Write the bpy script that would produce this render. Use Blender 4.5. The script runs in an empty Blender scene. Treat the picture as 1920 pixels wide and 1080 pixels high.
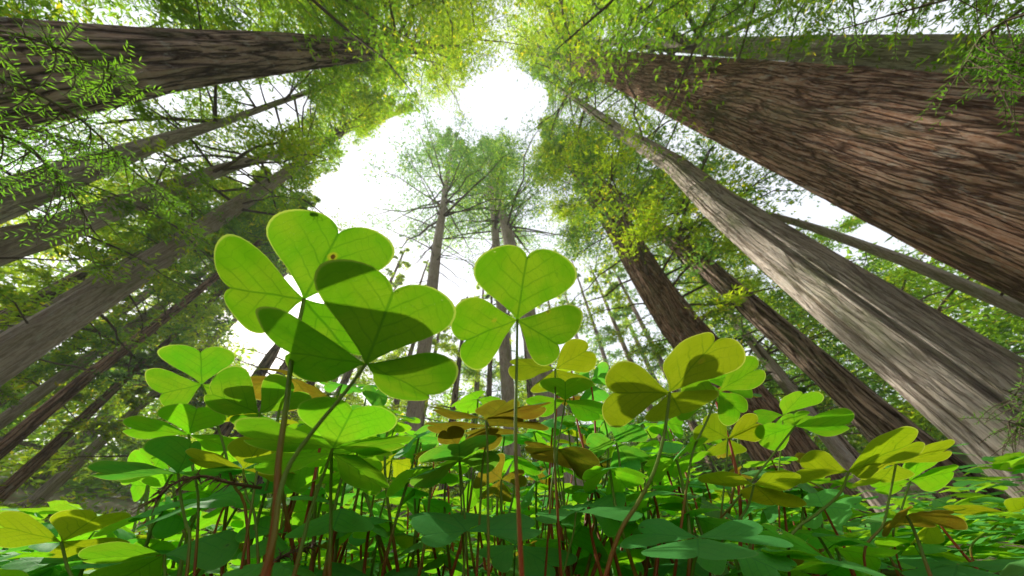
import bpy, math, random
import numpy as np
from mathutils import Matrix, Vector

random.seed(7)
RNG = np.random.default_rng(11)
SC = bpy.context.scene
COL = SC.collection

# ------------------------------------------------------------------ camera
F, CX, CY = 484.0, 960.0, 540.0            # lens in pixels of a 1920 wide frame
VP = (935.0, 85.0)                          # where the upright trunks meet (zenith)
CAM = np.array([0.0, 0.0, 0.03])
up_c = np.array([VP[0] - CX, CY - VP[1], -F]); up_c /= np.linalg.norm(up_c)
fw_c = np.array([0, 0, -1.0]) - up_c * np.dot(up_c, [0, 0, -1.0]); fw_c /= np.linalg.norm(fw_c)
rt_c = np.cross(fw_c, up_c)
RW = np.array([rt_c, fw_c, up_c])           # camera axes -> world axes
cam_data = bpy.data.cameras.new("camera")
cam = bpy.data.objects.new("camera", cam_data); COL.objects.link(cam)
cam_data.sensor_width = 36.0
cam_data.lens = 36.0 * F / 1920.0
cam_data.dof.use_dof = True; cam_data.dof.focus_distance = 0.17; cam_data.dof.aperture_fstop = 10.0
cam_data.clip_start = 0.004; cam_data.clip_end = 2000.0
cam.matrix_world = Matrix.Translation(Vector(CAM)) @ Matrix(RW.tolist()).to_4x4()
SC.camera = cam

def ray(px, py):
    c = np.array([px - CX, CY - py, -F]); return RW @ (c / np.linalg.norm(c))

def proj(P):
    P = np.atleast_2d(P) - CAM
    c = P @ RW
    z = np.where(c[:, 2] < -1e-6, c[:, 2], -1e-6)
    out = np.stack([CX - F * c[:, 0] / z, CY + F * c[:, 1] / z], 1)
    out[c[:, 2] > -1e-6] = -9999
    return out

def at(px, py, d):
    return CAM + ray(px, py) * d

# ------------------------------------------------------------------ light
SUN = ray(560, 572)
SUN_EL = math.asin(SUN[2]); SUN_AZ = math.atan2(SUN[0], SUN[1])
world = bpy.data.worlds.new("World"); SC.world = world; world.use_nodes = True
wn = world.node_tree; wn.nodes.clear()
w_out = wn.nodes.new("ShaderNodeOutputWorld"); w_bg = wn.nodes.new("ShaderNodeBackground")
sky = wn.nodes.new("ShaderNodeTexSky"); sky.sky_type = 'NISHITA'; sky.sun_disc = False
sky.sun_elevation = SUN_EL; sky.sun_rotation = SUN_AZ
sky.air_density = 1.0; sky.dust_density = 2.0
w_mix = wn.nodes.new("ShaderNodeMix"); w_mix.data_type = 'RGBA'; w_mix.inputs[0].default_value = 0.8
w_mix.inputs[7].default_value = (3.7, 3.75, 3.9, 1)   # thin bright cloud veil
wn.links.new(sky.outputs[0], w_mix.inputs[6]); wn.links.new(w_mix.outputs[2], w_bg.inputs[0])
w_bg.inputs[1].default_value = 0.1
wn.links.new(w_bg.outputs[0], w_out.inputs[0])
sun_d = bpy.data.lights.new("sun", 'SUN'); sun_d.energy = 2.0; sun_d.angle = math.radians(1.0)
sun_d.color = (1.0, 0.95, 0.84)
sun = bpy.data.objects.new("sun", sun_d); COL.objects.link(sun)
sun.rotation_euler = Vector(SUN).to_track_quat('Z', 'Y').to_euler()
sun.location = (SUN * 60).tolist()
SC.view_settings.view_transform = 'Standard'; SC.view_settings.look = 'None'
SC.view_settings.gamma = 1.0; SC.view_settings.use_curve_mapping = False
SC.view_settings.exposure = 1.8
SC.render.engine = 'CYCLES'
SC.cycles.max_bounces = 10; SC.cycles.diffuse_bounces = 9; SC.cycles.transmission_bounces = 9
SC.cycles.use_denoising = True

# ------------------------------------------------------------------ node helpers
class NT:
    def __init__(self, name):
        self.m = bpy.data.materials.new(name); self.m.use_nodes = True
        self.t = self.m.node_tree; self.t.nodes.clear()
        self.out = self.t.nodes.new("ShaderNodeOutputMaterial")
    def n(self, typ, **kw):
        nd = self.t.nodes.new(typ)
        for k, v in kw.items(): setattr(nd, k, v)
        return nd
    def put(self, sock, v):
        if isinstance(v, bpy.types.NodeSocket): self.t.links.new(v, sock)
        elif isinstance(v, (tuple, list)) and len(v) == 3 and sock.type == 'RGBA': sock.default_value = (*v, 1)
        else: sock.default_value = v
    def math(self, op, a, b=None, c=None, clamp=False):
        nd = self.n("ShaderNodeMath", operation=op, use_clamp=clamp)
        self.put(nd.inputs[0], a)
        if b is not None: self.put(nd.inputs[1], b)
        if c is not None: self.put(nd.inputs[2], c)
        return nd.outputs[0]
    def mix(self, f, a, b, blend='MIX'):
        nd = self.n("ShaderNodeMix", data_type='RGBA', blend_type=blend)
        self.put(nd.inputs[0], f); self.put(nd.inputs[6], a); self.put(nd.inputs[7], b)
        return nd.outputs[2]
    def step(self, x, a, b):
        nd = self.n("ShaderNodeMapRange", interpolation_type='SMOOTHSTEP')
        self.put(nd.inputs[0], x); self.put(nd.inputs[1], a); self.put(nd.inputs[2], b)
        return nd.outputs[0]
    def noise(self, vec, scale, detail=3.0, rough=0.55):
        nd = self.n("ShaderNodeTexNoise")
        if vec is not None: self.put(nd.inputs['Vector'], vec)
        nd.inputs['Scale'].default_value = scale; nd.inputs['Detail'].default_value = detail
        nd.inputs['Roughness'].default_value = rough
        return nd.outputs[0]
    def mapping(self, vec, scale):
        nd = self.n("ShaderNodeMapping"); self.put(nd.inputs[0], vec); nd.inputs['Scale'].default_value = scale
        return nd.outputs[0]
    def bump(self, h, strength, dist):
        nd = self.n("ShaderNodeBump"); self.put(nd.inputs['Height'], h)
        nd.inputs['Strength'].default_value = strength; nd.inputs['Distance'].default_value = dist
        return nd.outputs[0]
    def done(self, shader):
        self.t.links.new(shader, self.out.inputs[0]); return self.m

def mat_clover():
    k = NT("clover_leaf")
    uv = k.n("ShaderNodeUVMap", uv_map="leaf").outputs[0]
    sep = k.n("ShaderNodeSeparateXYZ"); k.put(sep.inputs[0], uv)
    u, v = sep.outputs[0], sep.outputs[1]
    uv2 = k.n("ShaderNodeUVMap", uv_map="rim").outputs[0]
    sep2 = k.n("ShaderNodeSeparateXYZ"); k.put(sep2.inputs[0], uv2)
    e = sep2.outputs[0]
    info = k.n("ShaderNodeObjectInfo")
    rnd = info.outputs['Random']
    comb = k.n("ShaderNodeCombineXYZ"); k.put(comb.inputs[0], u); k.put(comb.inputs[1], v); k.put(comb.inputs[2], k.math('MULTIPLY', rnd, 37.0))
    vec = comb.outputs[0]
    nz = k.noise(vec, 2.6, 2.0)
    nzf = k.noise(vec, 26.0, 3.0)
    av = k.math('ABSOLUTE', v)
    mid = k.step(av, 0.03, 0.006)
    a = k.math('SUBTRACT', k.math('ADD', u, k.math('MULTIPLY', nz, 0.16)), k.math('MULTIPLY', av, 0.85))
    fr = k.math('ABSOLUTE', k.math('SUBTRACT', k.math('FRACT', k.math('MULTIPLY', a, 4.2)), 0.5))
    vein = k.math('MULTIPLY', k.step(fr, 0.10, 0.0), k.step(av, 0.85, 0.1))
    a2 = k.math('ADD', k.math('MULTIPLY', k.math('ADD', u, av), 1.0), k.math('MULTIPLY', nz, 0.5))
    fr2 = k.math('ABSOLUTE', k.math('SUBTRACT', k.math('FRACT', k.math('MULTIPLY', a2, 6.0)), 0.5))
    vein2 = k.math('MULTIPLY', k.step(fr2, 0.07, 0.0), 0.5)
    veins = k.math('MAXIMUM', k.math('MAXIMUM', k.math('MULTIPLY', vein, 0.75), vein2), mid)
    col = info.outputs['Color']
    patch = k.step(k.noise(vec, 1.5, 3.0), 0.35, 0.7)
    tcol = k.mix(k.math('MULTIPLY', patch, 0.45), col, k.mix(0.6, col, (0.42, 0.46, 0.02)))
    tcol = k.mix(k.math('MULTIPLY', k.math('SUBTRACT', nzf, 0.35), 0.55), tcol, k.mix(1.0, tcol, (0.6, 0.7, 0.5), 'MULTIPLY'))
    tcol = k.mix(k.math('MULTIPLY', veins, 0.9), tcol, k.mix(1.0, tcol, (0.45, 0.62, 0.6), 'MULTIPLY'))
    # pale insect scratches and rusty rim spots
    vor = k.n("ShaderNodeTexVoronoi", feature='F1'); k.put(vor.inputs['Vector'], k.mapping(vec, (3.2, 1.3, 1)))
    vor.inputs['Scale'].default_value = 2.0
    sp = k.math('MULTIPLY', k.step(vor.outputs['Distance'], 0.06, 0.02), k.step(k.noise(vec, 3.0), 0.52, 0.6))
    tcol = k.mix(k.math('MULTIPLY', sp, 0.7), tcol, (0.60, 0.62, 0.22))
    vs = k.n("ShaderNodeTexVoronoi", feature='F1'); k.put(vs.inputs['Vector'], vec); vs.inputs['Scale'].default_value = 1.15
    rare = k.step(k.math('FRACT', k.math('MULTIPLY', rnd, 91.7)), 0.42, 0.5)
    sd_ = k.math('ADD', vs.outputs['Distance'], k.math('MULTIPLY', k.math('SUBTRACT', nzf, 0.5), 0.05))
    tcol = k.mix(k.math('MULTIPLY', k.step(sd_, 0.10, 0.05), k.math('MULTIPLY', rare, 0.6)), tcol, (0.40, 0.34, 0.02))
    tcol = k.mix(k.math('MULTIPLY', k.step(sd_, 0.055, 0.035), rare), tcol, (0.07, 0.025, 0.006))
    dust = k.math('MULTIPLY', k.step(k.noise(vec, 60.0, 2.0), 0.70, 0.76), 0.5)
    tcol = k.mix(dust, tcol, (0.5, 0.55, 0.2))
    rim = k.step(e, 0.955, 0.985)
    tcol = k.mix(k.math('MULTIPLY', rim, 0.5), tcol, (0.62, 0.66, 0.12))
    dcol = k.mix(1.0, k.mix(0.3, col, (0.10, 0.42, 0.10)), (0.62, 0.66, 0.7), 'MULTIPLY')
    dcol = k.mix(k.math('MULTIPLY', veins, 0.3), dcol, (0.12, 0.2, 0.06))
    back = k.n("ShaderNodeNewGeometry").outputs['Backfacing']
    topc = k.mix(k.math('SUBTRACT', 1.0, back), dcol, k.mix(0.6, dcol, (0.15, 0.60, 0.15)))
    hb = k.math('ADD', k.math('MULTIPLY', nzf, 0.3), k.math('MULTIPLY', veins, -0.6))
    nor = k.bump(hb, 0.25, 0.0004)
    dif = k.n("ShaderNodeBsdfDiffuse"); k.put(dif.inputs[0], topc); k.put(dif.inputs['Normal'], nor)
    tr = k.n("ShaderNodeBsdfTranslucent"); k.put(tr.inputs[0], tcol); k.put(tr.inputs['Normal'], nor)
    m1 = k.n("ShaderNodeMixShader"); m1.inputs[0].default_value = 0.58
    k.put(m1.inputs[1], dif.outputs[0]); k.put(m1.inputs[2], tr.outputs[0])
    gl = k.n("ShaderNodeBsdfGlossy"); gl.inputs['Roughness'].default_value = 0.55; k.put(gl.inputs['Normal'], nor)
    fre = k.n("ShaderNodeLayerWeight"); fre.inputs[0].default_value = 0.5; k.put(fre.inputs['Normal'], nor)
    m2 = k.n("ShaderNodeMixShader"); k.put(m2.inputs[0], k.math('ADD', 0.015, k.math('MULTIPLY', k.math('POWER', fre.outputs['Facing'], 4.0), 0.025)))
    k.put(m2.inputs[1], m1.outputs[0]); k.put(m2.inputs[2], gl.outputs[0])
    return k.done(m2.outputs[0])

def mat_stem():
    k = NT("clover_stem")
    uv = k.n("ShaderNodeUVMap", uv_map="leaf").outputs[0]
    sep = k.n("ShaderNodeSeparateXYZ"); k.put(sep.inputs[0], uv)
    info = k.n("ShaderNodeObjectInfo")
    t = k.math('ADD', sep.outputs[1], k.math('MULTIPLY', k.noise(k.n("ShaderNodeTexCoord").outputs['Object'], 90.0), 0.2))
    f = k.step(t, 0.38, 0.72)
    col = k.mix(f, (0.36, 0.085, 0.02), info.outputs['Color'])
    b = k.n("ShaderNodeBsdfPrincipled"); k.put(b.inputs['Base Color'], col)
    b.inputs['Roughness'].default_value = 0.45
    b.inputs['Specular IOR Level'].default_value = 0.3
    tr = k.n("ShaderNodeBsdfTranslucent"); k.put(tr.inputs[0], col)
    m = k.n("ShaderNodeMixShader"); m.inputs[0].default_value = 0.4
    k.put(m.inputs[1], b.outputs[0]); k.put(m.inputs[2], tr.outputs[0])
    return k.done(m.outputs[0])

def mat_foliage(name, dark, light, gold, trans=0.62):
    k = NT(name)
    tone = k.n("ShaderNodeAttribute", attribute_name="tone").outputs['Fac']
    tc = k.n("ShaderNodeTexCoord").outputs['Object']
    big = k.noise(tc, 0.55, 2.0)
    f = k.math('ADD', k.math('MULTIPLY', tone, 0.7), k.math('MULTIPLY', k.math('SUBTRACT', big, 0.5), 1.6), clamp=True)
    c = k.mix(f, dark, light)
    c = k.mix(k.step(tone, 0.86, 0.97), c, gold)
    dif = k.n("ShaderNodeBsdfDiffuse"); k.put(dif.inputs[0], k.mix(1.0, c, (0.62, 0.62, 0.7), 'MULTIPLY'))
    tr = k.n("ShaderNodeBsdfTranslucent"); k.put(tr.inputs[0], k.mix(1.0, c, (4.4, 4.0, 2.0), 'MULTIPLY'))
    m = k.n("ShaderNodeMixShader"); m.inputs[0].default_value = trans
    k.put(m.inputs[1], dif.outputs[0]); k.put(m.inputs[2], tr.outputs[0])
    return k.done(m.outputs[0])

def mat_bark(name, deep, mid, pale, moss, sc=1.0, moss_amt=0.3, bump=1.0, gw=0.065, gs=1.0):
    k = NT(name)
    tc = k.n("ShaderNodeTexCoord").outputs['Object']
    warp = k.noise(k.mapping(tc, (1, 1, 0.35)), 1.3, 2.0)
    comb = k.n("ShaderNodeVectorMath", operation='ADD'); k.put(comb.inputs[0], tc)
    cw = k.n("ShaderNodeCombineXYZ"); k.put(cw.inputs[0], k.math('MULTIPLY', warp, 0.35)); k.put(cw.inputs[1], k.math('MULTIPLY', warp, -0.25))
    k.put(comb.inputs[1], cw.outputs[0])
    v = comb.outputs[0]
    ridge = k.noise(k.mapping(v, (11 * sc, 11 * sc, 0.34 * sc)), 1.0, 3.0, 0.6)
    fibre = k.noise(k.mapping(v, (34 * sc, 34 * sc, 3.2 * sc)), 1.0, 4.0, 0.65)
    crumb = k.noise(k.mapping(tc, (22 * sc, 22 * sc, 9 * sc)), 1.0, 4.0, 0.7)
    rg = k.math('ABSOLUTE', k.math('SUBTRACT', ridge, 0.5))
    vor = k.n("ShaderNodeTexVoronoi", feature='DISTANCE_TO_EDGE')
    wv = k.n("ShaderNodeVectorMath", operation='ADD'); k.put(wv.inputs[0], k.mapping(v, (9 * sc, 9 * sc, 0.5 * sc)))
    wj = k.n("ShaderNodeCombineXYZ"); jn = k.noise(k.mapping(tc, (20 * sc, 20 * sc, 2.5 * sc)), 1.0, 3.0)
    k.put(wj.inputs[0], k.math('MULTIPLY', jn, 0.7)); k.put(wj.inputs[1], k.math('MULTIPLY', jn, -0.6)); k.put(wv.inputs[1], wj.outputs[0])
    k.put(vor.inputs['Vector'], wv.outputs[0]); vor.inputs['Scale'].default_value = 1.0
    plate = k.step(vor.outputs['Distance'], 0.0, 0.02 + gw * 2.2)
    deepg = k.math('MAXIMUM', k.math('SUBTRACT', 1.0, plate), k.math('MULTIPLY', k.step(rg, 0.02, 0.0), 0.8))
    groove = k.math('SUBTRACT', 1.0, k.math('MULTIPLY', deepg, gs))
    big = k.noise(tc, 0.5, 3.0)
    f = k.math('ADD', k.math('MULTIPLY', fibre, 0.8), k.math('MULTIPLY', crumb, 0.6))
    c = k.mix(k.step(f, 0.5, 0.95), mid, pale)
    c = k.mix(k.math('MULTIPLY', k.step(fibre, 0.47, 0.33), 0.65 * gs), c, deep)
    c = k.mix(k.math('MULTIPLY', k.step(big, 0.4, 0.7), 0.5), c, k.mix(0.5, mid, deep))
    c = k.mix(k.math('SUBTRACT', 1.0, groove), c, deep)
    ms = k.math('MULTIPLY', k.step(k.noise(k.mapping(tc, (2.2, 2.2, 0.7)), 1.0, 5.0, 0.7), 0.5, 0.66), moss_amt)
    c = k.mix(ms, c, moss)
    lich = k.math('MULTIPLY', k.step(k.noise(k.mapping(tc, (9, 9, 4)), 1.0, 5.0, 0.75), 0.56, 0.66), 0.5)
    c = k.mix(lich, c, k.mix(0.55, pale, (0.42, 0.47, 0.42)))
    h = k.math('ADD', k.math('MULTIPLY', groove, 0.8), k.math('ADD', k.math('MULTIPLY', fibre, 0.6), k.math('MULTIPLY', crumb, 0.3)))
    nor = k.bump(h, 0.9 * bump, 0.06 / sc)
    b = k.n("ShaderNodeBsdfPrincipled"); k.put(b.inputs['Base Color'], c); b.inputs['Roughness'].default_value = 0.92
    b.inputs['Specular IOR Level'].default_value = 0.15
    k.put(b.inputs['Normal'], nor)
    return k.done(b.outputs[0])

def mat_plain(name, col, rough=0.8, var=0.4, scale=60.0):
    k = NT(name)
    nz = k.noise(k.n("ShaderNodeTexCoord").outputs['Object'], scale, 4.0)
    c = k.mix(nz, k.mix(1.0, col, (1 - var,) * 3, 'MULTIPLY'), k.mix(1.0, col, (1 + var,) * 3, 'MULTIPLY'))
    b = k.n("ShaderNodeBsdfPrincipled"); k.put(b.inputs['Base Color'], c); b.inputs['Roughness'].default_value = rough
    return k.done(b.outputs[0])

def mat_water():
    k = NT("water_drop")
    b = k.n("ShaderNodeBsdfPrincipled"); b.inputs['Base Color'].default_value = (1, 1, 1, 1)
    b.inputs['Roughness'].default_value = 0.0; b.inputs['IOR'].default_value = 1.33
    b.inputs['Transmission Weight'].default_value = 1.0
    return k.done(b.outputs[0])

def mat_ground():
    k = NT("forest_floor")
    tc = k.n("ShaderNodeTexCoord").outputs['Object']
    n1 = k.noise(tc, 45.0, 5.0, 0.7); n2 = k.noise(tc, 3.0, 4.0)
    c = k.mix(n1, (0.045, 0.028, 0.016), (0.20, 0.13, 0.075))
    c = k.mix(k.step(n2, 0.45, 0.62), c, k.mix(n1, (0.03, 0.06, 0.012), (0.10, 0.17, 0.04)))
    b = k.n("ShaderNodeBsdfPrincipled"); k.put(b.inputs['Base Color'], c); b.inputs['Roughness'].default_value = 0.95
    k.put(b.inputs['Normal'], k.bump(n1, 0.8, 0.01))
    return k.done(b.outputs[0])

M_LEAF = mat_clover(); M_STEM = mat_stem(); M_WATER = mat_water()
M_FOL = mat_foliage("redwood_foliage", (0.045, 0.105, 0.013), (0.135, 0.215, 0.018), (0.20, 0.20, 0.02), 0.68)
M_FOL_COOL = mat_foliage("hemlock_foliage", (0.028, 0.075, 0.024), (0.080, 0.150, 0.034), (0.15, 0.18, 0.03), 0.66)
M_FOL_GOLD = mat_foliage("sunny_foliage", (0.062, 0.118, 0.010), (0.185, 0.245, 0.014), (0.24, 0.22, 0.02), 0.70)  # lighter, yellower leaf colour with the sunlit look painted in
M_NEAR = mat_foliage("bough_foliage", (0.035, 0.110, 0.015), (0.110, 0.220, 0.020), (0.18, 0.24, 0.03), 0.55)
M_RED = mat_bark("redwood_bark", (0.055, 0.024, 0.014), (0.36, 0.175, 0.10), (0.54, 0.39, 0.30), (0.17, 0.18, 0.09), 1.7, 0.35, 1.3, 0.05, 0.9)
M_DARK = mat_bark("dark_redwood_bark", (0.045, 0.026, 0.018), (0.36, 0.235, 0.165), (0.48, 0.37, 0.30), (0.12, 0.15, 0.05), 1.0, 0.45)
M_GREY = mat_bark("grey_weathered_bark", (0.085, 0.055, 0.042), (0.54, 0.44, 0.36), (0.68, 0.60, 0.53), (0.24, 0.26, 0.13), 1.5, 0.6, 1.0, 0.035, 0.6)
M_THIN = mat_bark("thin_trunk_bark", (0.08, 0.055, 0.045), (0.44, 0.335, 0.275), (0.54, 0.46, 0.41), (0.16, 0.19, 0.06), 2.4, 0.5, 0.5, 0.04, 0.5)
M_TWIG = mat_plain("twig_bark", (0.11, 0.075, 0.05), 0.9, 0.5, 30.0)
M_DEAD = mat_plain("dead_twig_brown", (0.13, 0.065, 0.035), 0.9, 0.5, 400.0)
M_INSECT = mat_plain("insect_black", (0.012, 0.010, 0.010), 0.4, 0.2)
M_GROUND = mat_ground()

# ------------------------------------------------------------------ mesh helpers
def mesh_from(name, V, Fq, mats, mat_idx=None, uvs=None, tone=None, smooth=True):
    V = np.asarray(V, dtype=np.float32); Fq = np.asarray(Fq, dtype=np.int32)
    me = bpy.data.meshes.new(name)
    nf, k = Fq.shape
    me.vertices.add(len(V)); me.vertices.foreach_set("co", V.ravel())
    me.loops.add(nf * k); me.loops.foreach_set("vertex_index", Fq.ravel())
    me.polygons.add(nf)
    me.polygons.foreach_set("loop_start", np.arange(nf, dtype=np.int32) * k)
    me.polygons.foreach_set("use_smooth", np.full(nf, smooth))
    for m in mats: me.materials.append(m)
    if mat_idx is not None: me.polygons.foreach_set("material_index", np.asarray(mat_idx, dtype=np.int32))
    if uvs:
        for nm, arr in uvs.items():
            lay = me.uv_layers.new(name=nm)
            lay.data.foreach_set("uv", np.asarray(arr, dtype=np.float32)[Fq.ravel()].ravel())
    if tone is not None:
        at_ = me.attributes.new("tone", 'FLOAT', 'FACE'); at_.data.foreach_set("value", np.asarray(tone, dtype=np.float32))
    me.update(calc_edges=True)
    return me

def link(name, me, parent=None, loc=None):
    o = bpy.data.objects.new(name, me); COL.objects.link(o)
    if parent is not None: o.parent = parent
    if loc is not None: o.location = [float(x) for x in loc]
    return o

def thing(name, label, cat, loc, group=None):
    o = bpy.data.objects.new(name, None); COL.objects.link(o); o.location = [float(x) for x in loc]
    o.empty_display_size = 0.02
    o["label"] = label; o["category"] = cat
    if group: o["group"] = group
    return o

def tag(o, label=None, cat=None, group=None, kind=None):
    if label: o["label"] = label
    if cat: o["category"] = cat
    if group: o["group"] = group
    if kind: o["kind"] = kind
    return o

def tube_arrays(pts, rad, seg=8):
    pts = np.asarray(pts, float); n = len(pts)
    rad = np.full(n, rad) if np.isscalar(rad) else np.asarray(rad, float)
    tan = np.gradient(pts, axis=0); tan /= np.linalg.norm(tan, axis=1)[:, None] + 1e-12
    ref = np.array([0.31, 0.95, 0.05]) if abs(tan[:, 2]).mean() > 0.5 else np.array([0, 0, 1.0])
    a = np.cross(tan, ref); a /= np.linalg.norm(a, axis=1)[:, None] + 1e-12
    b = np.cross(tan, a)
    th = np.linspace(0, 2 * math.pi, seg, endpoint=False)
    V = (pts[:, None] + rad[:, None, None] * (np.cos(th)[None, :, None] * a[:, None] + np.sin(th)[None, :, None] * b[:, None])).reshape(-1, 3)
    i = np.arange(n - 1)[:, None] * seg; j = np.arange(seg)[None]; j2 = (j + 1) % seg
    Fq = np.stack([i + j, i + seg + j, i + seg + j2, i + j2], -1).reshape(-1, 4)
    uv = np.stack([np.tile(th / 6.283, n), np.repeat(np.linspace(0, 1, n), seg)], 1)
    return V, Fq, uv

def smooth_line(pts, n):
    pts = np.asarray(pts, float)
    if len(pts) < 3: return np.linspace(pts[0], pts[-1], n)
    P = np.vstack([2 * pts[0] - pts[1], pts, 2 * pts[-1] - pts[-2]])
    t = np.linspace(0, len(pts) - 1 - 1e-6, n); out = []
    for x in t:
        i = int(x); f = x - i; p0, p1, p2, p3 = P[i:i + 4]
        out.append(0.5 * (2 * p1 + (p2 - p0) * f + (2 * p0 - 5 * p1 + 4 * p2 - p3) * f * f + (3 * p1 - p0 - 3 * p2 + p3) * f ** 3))
    return np.array(out)

# ------------------------------------------------------------------ trees
def trunk_geometry(pts, D, z_top=None, flare=0.12, nz=90, seg=48, rough=0.05, grooves=(), seed=0):
    rng = np.random.default_rng(seed)
    ctr, rad = [], []
    for px, py, w in pts:
        r_ = ray(px, py); h = math.hypot(r_[0], r_[1])
        P = CAM + r_ * (D / h)
        T = np.array([-r_[1], r_[0], 0]) / h
        q = proj([P - T * 0.01, P + T * 0.01, P - [0, 0, 0.05], P + [0, 0, 0.05]])
        ax = q[3] - q[2]; ax /= np.linalg.norm(ax)
        d = q[1] - q[0]; perp = abs(d[0] * ax[1] - d[1] * ax[0]) / 0.02
        rt = (w / 2) / perp
        ctr.append(P); rad.append(D * math.sin(math.atan(rt / D)))
    ctr = np.array(ctr); rad = np.array(rad)
    o = np.argsort(ctr[:, 2]); ctr, rad = ctr[o], rad[o]
    rad = np.minimum.accumulate(rad)
    zt = z_top if z_top else ctr[-1, 2] * 1.25
    dz = max(ctr[-1, 2] - ctr[0, 2], 1e-3)
    lean = (ctr[-1, :2] - ctr[0, :2]) / dz
    base = ctr[0, :2] - lean * ctr[0, 2]
    # the crown end: keep tapering
    slope = (rad[0] - rad[-1]) / dz
    rb = rad[0] + slope * ctr[0, 2] * 0.8
    zs = np.concatenate([[-0.3], ctr[:, 2], [max(zt, ctr[-1, 2] + 1)]])
    rs = np.concatenate([[rb], rad, [max(0.05, rad[-1] * 0.35)]])
    xs = np.concatenate([[base[0]], ctr[:, 0], [ctr[-1, 0] + lean[0] * (zs[-1] - ctr[-1, 2])]])
    ys = np.concatenate([[base[1]], ctr[:, 1], [ctr[-1, 1] + lean[1] * (zs[-1] - ctr[-1, 2])]])
    z = -0.3 + (zs[-1] + 0.3) * np.linspace(0, 1, nz) ** 1.6
    R = np.interp(z, zs, rs) * (1 + flare * np.exp(-np.maximum(z, 0) / 0.8))
    X = np.interp(z, zs, xs); Y = np.interp(z, zs, ys)
    th = np.linspace(0, 2 * math.pi, seg, endpoint=False)
    cam_th = math.atan2(-base[1], -base[0])
    mod = np.ones((nz, seg))
    for k in range(14):
        n_ = rng.integers(3, max(6, seg // 4)); ph = rng.uniform(0, 6.28); am = rough * rng.uniform(.3, 1) / (1 + 0.06 * n_)
        mod += am * np.sin(n_ * th[None] + ph + rng.uniform(-.5, .5) * z[:, None] + 0.5 * np.sin(z[:, None] * rng.uniform(.3, 1.5) + ph))
    for off, wd, dep in grooves:
        dth = (th[None] - cam_th - off + 0.10 * np.sin(z[:, None] * 0.55 + off * 5) + math.pi) % (2 * math.pi) - math.pi
        mod -= dep * np.exp(-(dth / wd) ** 2)
    mod += rng.normal(0, rough * 0.12, (nz, seg))
    V = np.stack([X[:, None] + R[:, None] * mod * np.cos(th), Y[:, None] + R[:, None] * mod * np.sin(th), np.repeat(z[:, None], seg, 1)], -1).reshape(-1, 3)
    i = np.arange(nz - 1)[:, None] * seg; j = np.arange(seg)[None]; j2 = (j + 1) % seg
    Fq = np.stack([i + j, i + j2, i + seg + j2, i + seg + j], -1).reshape(-1, 4)
    axis = lambda zz: np.stack([np.interp(zz, zs, xs), np.interp(zz, zs, ys), zz], -1)
    radius = lambda zz: np.interp(zz, zs, rs)
    return V, Fq, base, axis, radius, zs[-1]

# openings of the canopy seen from the clover patch: whole limbs are left out of them
HOLES = [(945, 185, 85, 55), (520, 200, 60, 40), (700, 330, 70, 65), (640, 350, 60, 30), (490, 330, 45, 35), (1590, 400, 95, 45),
         (800, 250, 90, 45), (260, 560, 40, 30), (1060, 530, 25, 35)]

def in_hole(P):
    q = proj(P); r = np.zeros(len(q), bool)
    for x, y, a, b in HOLES:
        r |= ((q[:, 0] - x) / a) ** 2 + ((q[:, 1] - y) / b) ** 2 < 1
    return r

def sun_gap(P, rad=1.0):
    rad = rad * 1.2
    d = P - np.array([0.0, 0.9, 0.0]); t = d @ SUN
    return np.linalg.norm(d - t[..., None] * SUN, axis=-1) < rad

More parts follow.
